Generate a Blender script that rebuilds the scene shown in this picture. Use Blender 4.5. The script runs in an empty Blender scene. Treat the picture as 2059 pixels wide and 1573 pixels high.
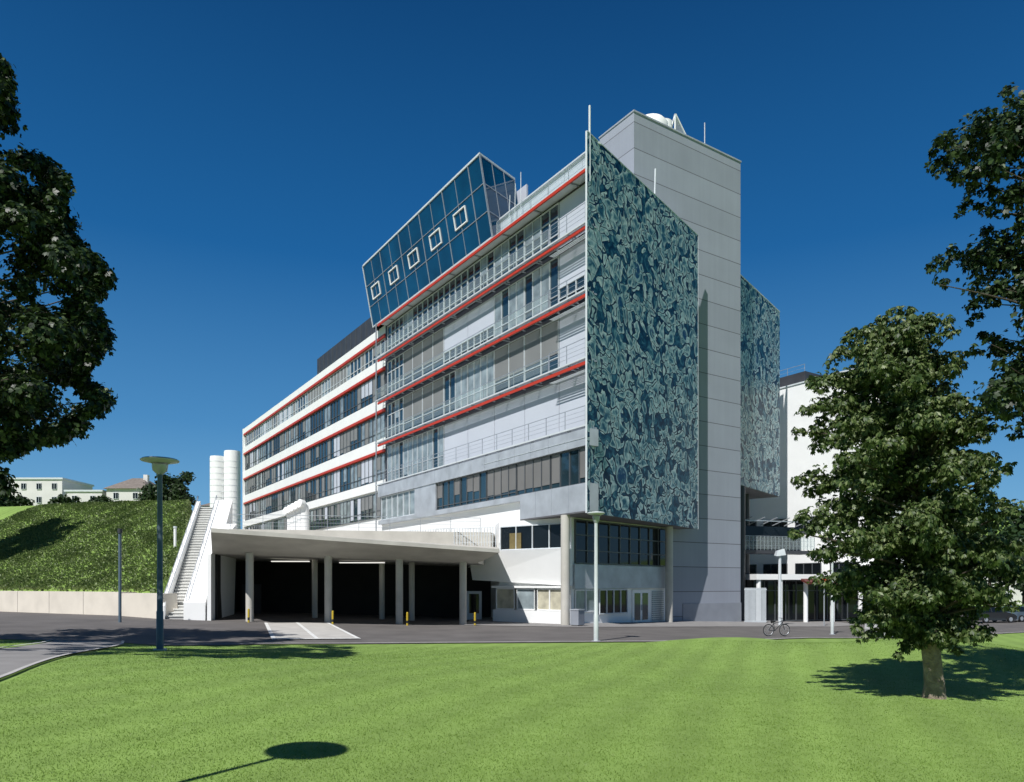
import bpy, math, random, bmesh
import numpy as np
from mathutils import Vector
random.seed(5)
scene=bpy.context.scene
COL=scene.collection
BASE={}
# ------------------------------------------------------------ materials
def mat(name,c,rough=.6,var=.12,scale=1.5,bump=0.0,bscale=20,metal=0,ior=1.45,c2=None,spec=.5):
    m=bpy.data.materials.new(name); m.use_nodes=True
    nt=m.node_tree; b=nt.nodes['Principled BSDF']
    b.inputs['Roughness'].default_value=rough; b.inputs['Metallic'].default_value=metal
    b.inputs['IOR'].default_value=ior
    tc=nt.nodes.new('ShaderNodeTexCoord')
    n=nt.nodes.new('ShaderNodeTexNoise'); n.inputs['Scale'].default_value=scale; n.inputs['Detail'].default_value=6
    nt.links.new(tc.outputs['Object'],n.inputs['Vector'])
    r=nt.nodes.new('ShaderNodeValToRGB')
    if c2 is None: c2=tuple(min(1,v*(1+var)) for v in c); c1=tuple(v*(1-var) for v in c)
    else: c1=c
    r.color_ramp.elements[0].position=.3; r.color_ramp.elements[1].position=.7
    r.color_ramp.elements[0].color=(*c1,1); r.color_ramp.elements[1].color=(*c2,1)
    nt.links.new(n.outputs['Fac'],r.inputs[0]); nt.links.new(r.outputs[0],b.inputs['Base Color'])
    if bump>0:
        n2=nt.nodes.new('ShaderNodeTexNoise'); n2.inputs['Scale'].default_value=bscale; n2.inputs['Detail'].default_value=5
        nt.links.new(tc.outputs['Object'],n2.inputs['Vector'])
        bp=nt.nodes.new('ShaderNodeBump'); bp.inputs['Strength'].default_value=bump; bp.inputs['Distance'].default_value=.05
        nt.links.new(n2.outputs['Fac'],bp.inputs['Height']); nt.links.new(bp.outputs[0],b.inputs['Normal'])
    return m
def nodes(m): return m.node_tree,m.node_tree.nodes['Principled BSDF']

M={}
M['white']=mat('white_render',(.86,.865,.86),.75,.03,.6,.1,8)
M['wallgrey']=mat('light_grey_wall',(.55,.56,.58),.7,.05,.6)
M['panel']=mat('pale_panel',(.56,.59,.66),.45,.03,.4)
M['zinc']=mat('zinc_cladding',(.46,.49,.53),.42,.16,.9,metal=.2)
M['red']=mat('red_paint',(.52,.045,.02),.45,.08,1)
M['steel']=mat('galvanised_steel',(.42,.45,.49),.4,.1,3,metal=.4)
M['frame']=mat('pale_frame',(.62,.66,.69),.4,.05,2)
M['darkframe']=mat('dark_frame',(.09,.10,.11),.4,.1,2)
M['glass']=mat('window_glass',(.022,.045,.06),.04,.5,.25,ior=1.8)
M['glassdark']=mat('dark_glass',(.008,.011,.014),.05,.4,.3,ior=1.45)
M['glasssky']=mat('sky_reflection_glass',(.002,.052,.12),.04,.35,.3,ior=1.6)  # blue sky reflection put into the base colour
M['blind']=mat('grey_blind',(.22,.225,.225),.6,.06,.6)
M['blindbrown']=mat('taupe_blind',(.18,.175,.17),.5,.1,.5)
M['curtain']=mat('curtain_behind_glass',(.26,.31,.33),.12,.35,1.2,ior=1.6)
M['concrete']=mat('concrete',(.52,.50,.455),.8,.12,.8,.15,14)
M['stepcon']=mat('step_concrete',(.68,.68,.65),.8,.08,.8,.15,14)
M['riser']=mat('riser_concrete',(.45,.45,.44),.8,.08,.8)
M['pavwall']=mat('pale_concrete_wall',(.70,.64,.55),.8,.08,.8,.15,14)
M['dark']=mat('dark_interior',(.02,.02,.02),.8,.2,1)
M['darkzinc']=mat('dark_zinc',(.045,.047,.055),.5,.15,1)
M['soffit']=mat('soffit',(.13,.13,.14),.7,.08,1)
M['plinth']=mat('plinth_concrete',(.27,.29,.33),.7,.08,1)
M['asphalt']=mat('asphalt',(.13,.12,.115),.9,.18,.5,.25,60)
M['path']=mat('path_asphalt',(.25,.24,.235),.9,.12,1,.2,60)
M['kerb']=mat('kerb_stone',(.46,.45,.43),.85,.1,3)
M['apron']=mat('pale_paving',(.50,.48,.45),.85,.1,1.5)
M['marking']=mat('road_marking_paint',(.74,.74,.72),.7,.12,4)
M['yellow']=mat('yellow_paint',(.52,.37,.03),.5,.05,3)
M['black']=mat('black_rubber',(.02,.02,.02),.6,.1,3)
M['bluesteel']=mat('grey_blue_pole',(.10,.145,.19),.4,.08,3)
M['paleshade']=mat('lamp_disc',(.52,.56,.56),.4,.05,3)
M['bark']=mat('bark',(.06,.048,.036),.9,.3,9,.9,30,c2=(.12,.10,.075))
M['barkpale']=mat('pale_bark',(.17,.135,.10),.9,.3,7,1.0,24,c2=(.36,.30,.23))
M['carwhite']=mat('car_paint_white',(.6,.6,.6),.25,.02,1)
M['cardark']=mat('car_paint_dark',(.03,.035,.04),.25,.02,1)
M['tile']=mat('roof_tile',(.20,.17,.15),.8,.2,2)
M['beige']=mat('pale_house_render',(.68,.66,.65),.8,.07,.5)
M['awning']=mat('dark_red_awning',(.11,.025,.02),.6,.1,1)
M['yellowcurt']=mat('ochre_curtain',(.16,.125,.05),.7,.2,5)
M['roomlight']=mat('lit_room_wall',(.5,.47,.36),.7,.3,1.6)
M['brightred']=mat('bright_red_sign',(.6,.03,.02),.4,.05,1)
def towermat():
    m=mat('tower_concrete',(.325,.35,.41),.75,.05,.35,.05,10)
    nt,b=nodes(m); L=nt.links
    tc=nt.nodes.new('ShaderNodeTexCoord'); sp=nt.nodes.new('ShaderNodeSeparateXYZ'); L.new(tc.outputs['Object'],sp.inputs[0])
    d=nt.nodes.new('ShaderNodeMath'); d.operation='DIVIDE'; d.inputs[1].default_value=1.98; L.new(sp.outputs['Z'],d.inputs[0])
    f=nt.nodes.new('ShaderNodeMath'); f.operation='FRACT'; L.new(d.outputs[0],f.inputs[0])
    l=nt.nodes.new('ShaderNodeMath'); l.operation='LESS_THAN'; l.inputs[1].default_value=.03; L.new(f.outputs[0],l.inputs[0])
    fl=nt.nodes.new('ShaderNodeMath'); fl.operation='FLOOR'; L.new(d.outputs[0],fl.inputs[0])
    wn=nt.nodes.new('ShaderNodeTexWhiteNoise'); wn.noise_dimensions='1D'; L.new(fl.outputs[0],wn.inputs['W'])
    mr=nt.nodes.new('ShaderNodeMapRange'); mr.inputs['To Min'].default_value=.95; mr.inputs['To Max'].default_value=1.04; L.new(wn.outputs['Value'],mr.inputs['Value'])
    mp=nt.nodes.new('ShaderNodeMapping'); mp.inputs['Scale'].default_value=(3,3,.08); L.new(tc.outputs['Object'],mp.inputs[0])
    ns=nt.nodes.new('ShaderNodeTexNoise'); ns.inputs['Scale'].default_value=1; ns.inputs['Detail'].default_value=4; L.new(mp.outputs[0],ns.inputs['Vector'])
    m2=nt.nodes.new('ShaderNodeMapRange'); m2.inputs['To Min'].default_value=.92; m2.inputs['To Max'].default_value=1.06; L.new(ns.outputs['Fac'],m2.inputs['Value'])
    mul=nt.nodes.new('ShaderNodeMath'); mul.operation='MULTIPLY'; L.new(mr.outputs[0],mul.inputs[0]); L.new(m2.outputs[0],mul.inputs[1])
    mu=nt.nodes.new('ShaderNodeMix'); mu.data_type='RGBA'; mu.blend_type='MULTIPLY'; mu.inputs['Factor'].default_value=1
    mx=nt.nodes.new('ShaderNodeMix'); mx.data_type='RGBA'; 
    src=b.inputs['Base Color'].links[0].from_socket
    L.new(src,mu.inputs['A']); L.new(mul.outputs[0],mu.inputs['B'])
    L.new(l.outputs[0],mx.inputs['Factor']); L.new(mu.outputs['Result'],mx.inputs['A']); mx.inputs['B'].default_value=(.13,.13,.15,1)
    L.new(mx.outputs['Result'],b.inputs['Base Color'])
    return m
M['tower']=towermat()
def screenmat():
    m=bpy.data.materials.new('printed_glass'); m.use_nodes=True; nt,b=nodes(m); L=nt.links; N=nt.nodes
    uv=N.new('ShaderNodeTexCoord')
    def math_(op,a,bv=None,c=None):
        n=N.new('ShaderNodeMath'); n.operation=op
        for i,q in enumerate((a,bv,c)):
            if q is None: continue
            if isinstance(q,(int,float)): n.inputs[i].default_value=q
            else: L.new(q,n.inputs[i])
        return n.outputs[0]
    def ramp(src,stops):
        r=N.new('ShaderNodeValToRGB'); e=r.color_ramp.elements
        e[0].position=stops[0][0]; e[0].color=(*stops[0][1],1); e[1].position=stops[-1][0]; e[1].color=(*stops[-1][1],1)
        for p,c in stops[1:-1]: x=e.new(p); x.color=(*c,1)
        L.new(src,r.inputs[0]); return r.outputs[0]
    def mix(f,a,bb,mode='MIX'):
        n=N.new('ShaderNodeMix'); n.data_type='RGBA'; n.blend_type=mode
        for s,q in(('Factor',f),('A',a),('B',bb)):
            if isinstance(q,(int,float)): n.inputs[s].default_value=q
            elif isinstance(q,tuple): n.inputs[s].default_value=(*q,1)
            else: L.new(q,n.inputs[s])
        return n.outputs['Result']
    def distort(sc,amt,det=2,off=0):
        mp=N.new('ShaderNodeMapping'); mp.inputs['Location'].default_value=(off,off*1.7,off*.3); L.new(uv.outputs['UV'],mp.inputs[0])
        nz=N.new('ShaderNodeTexNoise'); nz.inputs['Scale'].default_value=sc; nz.inputs['Detail'].default_value=det; L.new(mp.outputs[0],nz.inputs['Vector'])
        s=N.new('ShaderNodeVectorMath'); s.operation='SCALE'; s.inputs['Scale'].default_value=amt; L.new(nz.outputs['Color'],s.inputs[0])
        a=N.new('ShaderNodeVectorMath'); a.operation='ADD'; L.new(mp.outputs[0],a.inputs[0]); L.new(s.outputs[0],a.inputs[1]); return a.outputs[0]
    def vor(vec,sc,feat='F1'):
        v=N.new('ShaderNodeTexVoronoi'); v.feature=feat; v.inputs['Scale'].default_value=sc; L.new(vec,v.inputs['Vector']); return v
    nz=N.new('ShaderNodeTexNoise'); nz.inputs['Scale'].default_value=1.4; nz.inputs['Detail'].default_value=4; nz.inputs['Distortion'].default_value=1.8; L.new(uv.outputs['UV'],nz.inputs['Vector'])
    base=ramp(nz.outputs['Fac'],[(.36,(.003,.024,.062)),(.52,(.012,.075,.14)),(.62,(.05,.165,.235)),(.72,(.17,.33,.39))])
    col=base
    for off,sc,thr,pk in((0,1.0,.40,.95),(7.3,1.35,.52,.85)):
        dv=distort(.6,2.5,1.6,off); vc=vor(dv,sc); ve=vor(dv,sc,'DISTANCE_TO_EDGE')
        s_=N.new('ShaderNodeSeparateColor'); L.new(vc.outputs['Color'],s_.inputs[0])
        isp=math_('GREATER_THAN',s_.outputs[0],thr)
        body=math_('MULTIPLY',isp,math_('GREATER_THAN',ve.outputs['Distance'],.06))
        sh=ramp(math_('ADD',ve.outputs['Distance'],math_('MULTIPLY',math_('SUBTRACT',nz.outputs['Fac'],.5),.7)),[(.03,(.70*pk,.82*pk,.84*pk)),(.15,(.44*pk,.60*pk,.64*pk)),(.26,(.17*pk,.33*pk,.40*pk)),(.36,(.02,.10,.17))])
        outline=math_('MULTIPLY',isp,math_('LESS_THAN',ve.outputs['Distance'],.06))
        col=mix(math_('MULTIPLY',outline,.9),col,(.004,.024,.06))
        col=mix(math_('MULTIPLY',body,.92),col,sh)
    dv3=distort(.5,.45); v3=vor(dv3,.40); v3.inputs['Randomness'].default_value=1
    s3=N.new('ShaderNodeSeparateColor'); L.new(v3.outputs['Color'],s3.inputs[0])
    rad=math_('ADD',math_('MULTIPLY',s3.outputs[1],.12),.16)
    dd=math_('SUBTRACT',v3.outputs['Distance'],rad)
    inside=math_('LESS_THAN',dd,0.0)
    keep=math_('GREATER_THAN',s3.outputs[2],.3)
    rim=math_('MULTIPLY',math_('LESS_THAN',math_('ABSOLUTE',math_('SUBTRACT',dd,.03)),.024),keep)
    fill=math_('LESS_THAN',nz.outputs['Fac'],.55)
    col=mix(math_('MULTIPLY',math_('MULTIPLY',math_('MULTIPLY',inside,keep),fill),.9),col,(.007,.065,.17))
    col=mix(math_('MULTIPLY',rim,.6),col,(.44,.60,.65))
    sp=N.new('ShaderNodeSeparateXYZ'); L.new(uv.outputs['UV'],sp.inputs[0])
    j=None
    for ax,per in(('X',1.65),('Y',2.05)):
        q=math_('LESS_THAN',math_('FRACT',math_('DIVIDE',sp.outputs[ax],per)),.03/per); j=q if j is None else math_('MAXIMUM',j,q)
    col=mix(math_('MULTIPLY',j,.5),col,(.01,.02,.03))
    L.new(col,b.inputs['Base Color'])
    b.inputs['Roughness'].default_value=.4; b.inputs['IOR'].default_value=1.22
    return m
M['screen']=screenmat()
def leafmat(name,cols,trans=.3):
    m=bpy.data.materials.new(name); m.use_nodes=True; nt,b=nodes(m); L=nt.links; N=nt.nodes
    g=N.new('ShaderNodeNewGeometry'); r=N.new('ShaderNodeValToRGB')
    e=r.color_ramp.elements; e[0].color=(*cols[0],1); e[1].color=(*cols[-1],1)
    for i,c in enumerate(cols[1:-1]): x=e.new((i+1)/(len(cols)-1)); x.color=(*c,1)
    L.new(g.outputs['Random Per Island'],r.inputs[0]); L.new(r.outputs[0],b.inputs['Base Color'])
    b.inputs['Roughness'].default_value=.45; b.inputs['IOR'].default_value=1.4
    t=N.new('ShaderNodeBsdfTranslucent'); L.new(r.outputs[0],t.inputs['Color'])
    mx=N.new('ShaderNodeMixShader'); mx.inputs[0].default_value=trans
    L.new(b.outputs[0],mx.inputs[1]); L.new(t.outputs[0],mx.inputs[2]); L.new(mx.outputs[0],N['Material Output'].inputs[0])
    return m
M['leaf']=leafmat('chestnut_leaf',[(.022,.045,.011),(.048,.085,.021),(.09,.135,.036),(.22,.26,.11)],.22)
M['leafshade']=leafmat('shaded_leaf',[(.006,.014,.004),(.012,.028,.008),(.026,.052,.014),(.085,.13,.04)],.22)  # leaf colours carry the crown's shade and a few glints
M['leaffar']=leafmat('far_leaf',[(.012,.028,.008),(.025,.05,.014),(.045,.08,.025)],.2)
M['blade']=leafmat('grass_blade',[(.18,.28,.05),(.22,.33,.066),(.27,.38,.09)],.4)
M['hillplant']=leafmat('hill_plant',[(.11,.17,.055),(.18,.245,.08),(.27,.33,.13)],.35)
def grassmat():
    m=mat('grass',(.18,.285,.055),.9,0,3,.12,60,c2=(.225,.34,.078))
    nt,b=nodes(m); L=nt.links; N=nt.nodes
    src=b.inputs['Base Color'].links[0].from_socket
    tc=N.new('ShaderNodeTexCoord'); mp=N.new('ShaderNodeMapping'); mp.inputs['Rotation'].default_value=(0,0,.35); L.new(tc.outputs['Object'],mp.inputs[0])
    w=N.new('ShaderNodeTexWave'); w.inputs['Scale'].default_value=.26; w.inputs['Distortion'].default_value=1.6; w.inputs['Detail'].default_value=3; L.new(mp.outputs[0],w.inputs['Vector'])
    n=N.new('ShaderNodeTexNoise'); n.inputs['Scale'].default_value=.3; n.inputs['Detail'].default_value=7; L.new(tc.outputs['Object'],n.inputs['Vector'])
    wm=N.new('ShaderNodeMath'); wm.operation='MULTIPLY'; wm.inputs[1].default_value=.3; L.new(w.outputs['Fac'],wm.inputs[0])
    a=N.new('ShaderNodeMath'); a.operation='ADD'; L.new(wm.outputs[0],a.inputs[0]); L.new(n.outputs['Fac'],a.inputs[1])
    mr=N.new('ShaderNodeMapRange'); mr.inputs['From Min'].default_value=.35; mr.inputs['From Max'].default_value=1.0; mr.inputs['To Min'].default_value=.85; mr.inputs['To Max'].default_value=1.15; L.new(a.outputs[0],mr.inputs['Value'])
    mm=N.new('ShaderNodeMix'); mm.data_type='RGBA'; mm.blend_type='MULTIPLY'; mm.inputs['Factor'].default_value=1; L.new(src,mm.inputs['A']); L.new(mr.outputs[0],mm.inputs['B'])
    L.new(mm.outputs['Result'],b.inputs['Base Color'])
    return m
M['grass']=grassmat()
def clearglass():
    m=bpy.data.materials.new('clear_pale_glass'); m.use_nodes=True; nt,b=nodes(m); L=nt.links; N=nt.nodes
    n=N.new('ShaderNodeTexNoise'); n.inputs['Scale'].default_value=.7
    r=N.new('ShaderNodeValToRGB'); r.color_ramp.elements[0].color=(.6,.65,.66,1); r.color_ramp.elements[1].color=(.7,.76,.76,1); L.new(n.outputs['Fac'],r.inputs[0]); L.new(r.outputs[0],b.inputs['Base Color'])
    b.inputs['Roughness'].default_value=.08
    t=N.new('ShaderNodeBsdfTransparent'); t.inputs[0].default_value=(.95,.98,.975,1)
    mx=N.new('ShaderNodeMixShader'); mx.inputs[0].default_value=.9; L.new(b.outputs[0],mx.inputs[1]); L.new(t.outputs[0],mx.inputs[2]); L.new(mx.outputs[0],N['Material Output'].inputs[0])
    return m
M['balglass']=clearglass()
em=bpy.data.materials.new('skylight_glow'); em.use_nodes=True; em.node_tree.nodes['Principled BSDF'].inputs['Emission Color'].default_value=(1,.97,.9,1); em.node_tree.nodes['Principled BSDF'].inputs['Emission Strength'].default_value=.9  # emission added to skylight strips in place of daylight
M['strip']=em
# ------------------------------------------------------------ mesh builder
class Fr:
    def __init__(s,o,u,n): s.o=o; s.u=u; s.n=n
    def p(s,a,n,z): return (s.o[0]+s.u[0]*a+s.n[0]*n, s.o[1]+s.u[1]*a+s.n[1]*n, z)
class MB:
    def __init__(s): s.v=[]; s.f=[]; s.m=[]; s.mats=[]
    def mi(s,m):
        if m not in s.mats: s.mats.append(m)
        return s.mats.index(m)
    def hexa(s,p,m):
        b=len(s.v); s.v+=[tuple(q) for q in p]; i=s.mi(m)
        for f in((0,1,2,3),(7,6,5,4),(0,4,5,1),(1,5,6,2),(2,6,7,3),(3,7,4,0)):
            s.f.append(tuple(b+k for k in f)); s.m.append(i)
    def box(s,F,a0,a1,n0,n1,z0,z1,m):
        s.hexa([F.p(a0,n0,z0),F.p(a1,n0,z0),F.p(a1,n1,z0),F.p(a0,n1,z0),F.p(a0,n0,z1),F.p(a1,n0,z1),F.p(a1,n1,z1),F.p(a0,n1,z1)],m)
    def prism(s,poly,z0,z1,m,mtop=None):
        b=len(s.v); n=len(poly); s.v+=[(x,y,z0) for x,y in poly]+[(x,y,z1) for x,y in poly]; i=s.mi(m)
        for k in range(n): s.f.append((b+k,b+(k+1)%n,b+n+(k+1)%n,b+n+k)); s.m.append(i)
        s.f.append(tuple(b+k for k in range(n))[::-1]); s.m.append(i)
        s.f.append(tuple(b+n+k for k in range(n))); s.m.append(s.mi(mtop or m))
    def tube(s,pts,rad,m,seg=10,closed=False):
        pts=[Vector(p) for p in pts]; n=len(pts)
        if not hasattr(rad,'__len__'): rad=[rad]*n
        b=len(s.v); i=s.mi(m)
        for k,p in enumerate(pts):
            if closed: d=pts[(k+1)%n]-pts[k-1]
            else: d=pts[min(k+1,n-1)]-pts[max(k-1,0)]
            if d.length<1e-6: d=Vector((0,0,1))
            d.normalize(); ref=Vector((0,0,1)) if abs(d.z)<.9 else Vector((1,0,0))
            if closed: ref=s.ref
            a=d.cross(ref).normalized(); c=d.cross(a)
            for j in range(seg):
                t=2*math.pi*j/seg; s.v.append(tuple(p+(a*math.cos(t)+c*math.sin(t))*rad[k]))
        for k in range(n if closed else n-1):
            k2=(k+1)%n
            for j in range(seg):
                s.f.append((b+k*seg+j,b+k*seg+(j+1)%seg,b+k2*seg+(j+1)%seg,b+k2*seg+j)); s.m.append(i)
        if not closed:
            s.f.append(tuple(b+j for j in range(seg))[::-1]); s.m.append(i)
            s.f.append(tuple(b+(n-1)*seg+j for j in range(seg))); s.m.append(i)
    def ring(s,c,axis,R,r,m,n=28,seg=6):
        ax=Vector(axis).normalized(); s.ref=ax
        ref=Vector((0,0,1)) if abs(ax.z)<.9 else Vector((1,0,0)); a=ax.cross(ref).normalized(); d=ax.cross(a)
        s.tube([Vector(c)+(a*math.cos(2*math.pi*k/n)+d*math.sin(2*math.pi*k/n))*R for k in range(n)],r,m,seg,True)
    def beam(s,p,q,w,m):
        p=Vector(p);q=Vector(q); d=(q-p).normalized(); ref=Vector((0,0,1)) if abs(d.z)<.9 else Vector((L_[0],L_[1],0))
        a=d.cross(ref).normalized()*w/2; c=d.cross(a).normalized()*w/2
        s.hexa([p-a-c,p+a-c,p+a+c,p-a+c,q-a-c,q+a-c,q+a+c,q-a+c],m)
    def done(s,name,par=None,smooth=False,label=None,category=None,kind=None,group=None,uv=None,base=None):
        me=bpy.data.meshes.new(name); 
        bx=BASE[par.name] if par is not None else (base or (0,0,0))
        me.from_pydata([(v[0]-bx[0],v[1]-bx[1],v[2]-bx[2]) for v in s.v],[],s.f)
        for m in s.mats: me.materials.append(M[m])
        me.polygons.foreach_set('material_index',s.m)
        if uv:
            l=me.uv_layers.new(name='UVMap'); F=uv
            for lp in me.loops:
                v=s.v[lp.vertex_index]; dx=v[0]-F.o[0]; dy=v[1]-F.o[1]
                l.data[lp.index].uv=(dx*F.u[0]+dy*F.u[1]+3*(dx*F.n[0]+dy*F.n[1])+40,v[2]+40)
        bm=bmesh.new(); bm.from_mesh(me); bmesh.ops.recalc_face_normals(bm,faces=bm.faces); bm.to_mesh(me); bm.free()
        if smooth:
            me.polygons.foreach_set('use_smooth',[True]*len(me.polygons))
            try: me.set_sharp_from_angle(angle=math.radians(40))
            except Exception: pass
        o=bpy.data.objects.new(name,me); COL.objects.link(o); BASE[o.name]=bx
        if par is not None: o.parent=par
        else: o.location=bx
        for k,v in(('label',label),('category',category),('kind',kind),('group',group)):
            if v: o[k]=v
        return o
def thing(name,label,cat,loc,group=None):
    e=bpy.data.objects.new(name,None); COL.objects.link(e); e.location=loc; e.empty_display_size=.5
    BASE[e.name]=tuple(loc); e['label']=label; e['category']=cat
    if group: e['group']=group
    return e
# ------------------------------------------------------------ geometry frames
L_=(-.549,.836); B_=(.606,.795); N_=(-.836,-.549); NB=(.795,-.606); T_=(.836,.549)
C=(4.51,44.0)
FL=Fr(C,L_,N_); FB=Fr(C,B_,NB)
T0=(9.24,55.3); FT=Fr(T0,T_,(.549,-.836))
W0=Fr((0,0),(1,0),(0,-1))
FOC=1468.0
def world(px,py,Y): return ((px-1029.5)/FOC*Y,Y,2.6+(1175-py)/FOC*Y)
def sm(t): t=np.clip(t,0,1); return t*t*(3-2*t)
def G(x,y):
    x=np.asarray(x,float); y=np.asarray(y,float)
    b=-.04*np.clip(x-4,0,22)+.03*np.clip(-5-x,0,20)
    lift=sm((31-y)/17)*(.42+.36*sm((5-x)/12))+.05*np.sin(x*.35+1)*np.sin(y*.3)*sm((30-y)/6)
    lift=lift+.50*np.exp(-((x-9)/5.5)**2-((y-32.5)/5.5)**2)*sm((lawn_edge(x)-.3-y)/4)
    lift=lift+1.0*np.exp(-((x-14.5)/5.0)**2-((y-24.5)/4.8)**2)-.15*np.exp(-((x-6.5)/3.5)**2-((y-19)/4)**2)
    d=(x+21)*.49+(y-44)*.871; s=-(x+21)*.871+(y-44)*.49
    xr=np.where(y<57,-21.6-(y-44)*.27,-25.1-(y-57)*.42)
    m=sm((xr-x)/1.2+.5)
    h=(1.1+(.445*np.clip(d,0,19)+.05*np.clip(d-19,0,60))*(1+.0042*np.clip(s-4,0,80))+.04*np.sin(x*.5)*np.sin(y*.4)*np.clip(d/10,0,1))*np.clip((d-.6)/.3,0,1)
    hr=sm((y-150)/120)*sm((x-60)/80)*30
    return b+lift+m*h+hr
ex=np.array([-80,-24,-15,-12.6,-10,-5,4,10,17,30,37,80]); ey=np.array([27,27,27.5,26,29.4,31.8,32.6,36,42,49,52.5,60])
def lawn_edge(x): return np.interp(x,ex,ey)
def g(x,y): return float(G(x,y))
# ------------------------------------------------------------ ground
def gridmesh(name,X,Y,Z,m,**k):
    ny,nx=X.shape; me=bpy.data.meshes.new(name)
    v=np.stack([X,Y,Z],-1).reshape(-1,3)
    i=np.arange((ny-1)*(nx-1)); r=i//(nx-1); c=i%(nx-1); a=r*nx+c
    f=np.stack([a,a+1,a+nx+1,a+nx],1)
    me.from_pydata(v.tolist(),[],f.tolist()); me.materials.append(M[m]); me.polygons.foreach_set('use_smooth',[True]*len(me.polygons))
    o=bpy.data.objects.new(name,me); COL.objects.link(o)
    for kk,vv in k.items(): o[kk]=vv
    return o
xs=np.concatenate([[-4000,-1500,-600,-300,-180,-120,-90],np.arange(-72,72,.55),[80,95,120,150,200,300,600,1500,4000]])
ys=np.concatenate([[-4000,-800,-200,-60,-20],np.arange(-8,90,.5),np.arange(90,160,3),[170,185,200,230,270,330,600,1500,5000]])
X,Y=np.meshgrid(xs,ys); gridmesh('ground',X,Y,G(X,Y),'grass',kind='structure')
def drape(name,xc,y0,y1,off,m,n=60,**k):
    X=np.repeat(xc[None,:],n,0); t=np.linspace(0,1,n)[:,None]; Y=y0[None,:]*(1-t)+y1[None,:]*t
    return gridmesh(name,X,Y,G(X,Y)+off,m,**k)
xc=np.arange(-75,80,.5); yf=np.where(xc<-21,44+(-21-xc)*.5625-.1,np.where(xc<3,62,100.))
drape('road',xc,lawn_edge(xc),yf,.02,'asphalt',110,kind='structure')
xk=xc[(xc>-13)&(xc<60)]
drape('road_kerb',xk,lawn_edge(xk)-.16,lawn_edge(xk)+.02,.07,'kerb',3,kind='structure')
xf=np.arange(-3,30,.5); drape('pavement',xf,np.interp(xf,[-3,4,14,30],[45.6,43.6,51,62]),np.interp(xf,[-3,4,14,30],[60,58,66,76]),.045,'path',40,kind='structure')
def strip(name,cl,w,off,m,**k):
    pts=[]; 
    for i in range(len(cl)-1):
        for t in np.linspace(0,1,16,endpoint=False): pts.append((cl[i][0]*(1-t)+cl[i+1][0]*t,cl[i][1]*(1-t)+cl[i+1][1]*t))
    pts.append(cl[-1]); P=np.array(pts); d=np.gradient(P,axis=0); d/=np.linalg.norm(d,axis=1)[:,None]; nn=np.stack([d[:,1],-d[:,0]],1)
    ts=np.linspace(w[0],w[1],8 if w[1]-w[0]>1 else 3)
    X=P[:,0][:,None]+nn[:,0][:,None]*ts; Y=P[:,1][:,None]+nn[:,1][:,None]*ts
    return gridmesh(name,X,Y,G(X,Y)+off,m,**k)
PC=[(-7.0,3),(-8.5,7.5),(-10.2,12.9),(-12.2,18.5),(-14.4,24.5),(-16,27.6)]
strip('footpath',PC,(-1.1,1.1),.03,'path',kind='structure')
strip('footpath_kerb',PC,(1.1,1.2),.06,'kerb',kind='structure')
strip('footpath_kerb',PC,(-1.2,-1.1),.06,'kerb',kind='structure')
a=[(-10.3,31.6),(-7,33.4),(-11.4,45),(-14.5,43)]
nn=24;X=np.zeros((nn,nn));Y=np.zeros((nn,nn))
for i in range(nn):
    for j in range(nn):
        u=i/(nn-1);v=j/(nn-1); X[i,j]=(a[0][0]*(1-v)+a[1][0]*v)*(1-u)+(a[3][0]*(1-v)+a[2][0]*v)*u; Y[i,j]=(a[0][1]*(1-v)+a[1][1]*v)*(1-u)+(a[3][1]*(1-v)+a[2][1]*v)*u
gridmesh('driveway_paving',X,Y,G(X,Y)+.045,'apron',kind='structure')
for t0 in(.0,.5,1.0):
    p0=(a[0][0]*(1-t0)+a[1][0]*t0,a[0][1]*(1-t0)+a[1][1]*t0); p1=(a[3][0]*(1-t0)+a[2][0]*t0,a[3][1]*(1-t0)+a[2][1]*t0)
    strip('road_marking',[p0,p1],(-.09,.09),.055,'marking',kind='structure')
strip('road_marking',[a[0],a[1]],(-.3,0),.062,'marking',kind='structure')
# ------------------------------------------------------------ windows helper
def window(F,s0,s1,n,z0,z1,par,cols=2,rows=(),glass='glass',blind=None,bf=.6,fm='frame',fw=.07,bm='blind'):
    m=MB(); m.box(F,s0,s1,n-.05,n,z0,z1,glass); w=m.done('window',par)
    m=MB()
    m.box(F,s0,s1,n,n+.08,z0,z0+fw,fm); m.box(F,s0,s1,n,n+.08,z1-fw,z1,fm)
    for k in range(cols+1):
        c=s0+(s1-s0)*k/cols; h=fw/2
        a0=max(s0,c-h); a1=min(s1,c+h)
        m.box(F,a0,a1,n,n+.078,z0+fw,z1-fw,fm)
    for r in rows:
        z=z0+(z1-z0)*r; m.box(F,s0+fw/2+.01,s1-fw/2-.01,n,n+.07,z-fw/2,z+fw/2,fm)
    m.done('frame',w)
    if blind:
        for k in blind:
            m=MB(); b2=bf*random.uniform(.92,1.0)
            c0=s0+(s1-s0)*k/cols+.05; c1=s0+(s1-s0)*(k+1)/cols-.05
            m.box(F,c0,c1,n+.003,n+.04,z1-(z1-z0)*b2,z1-fw-.005,bm); m.done('blind',w)
    return w
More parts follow.
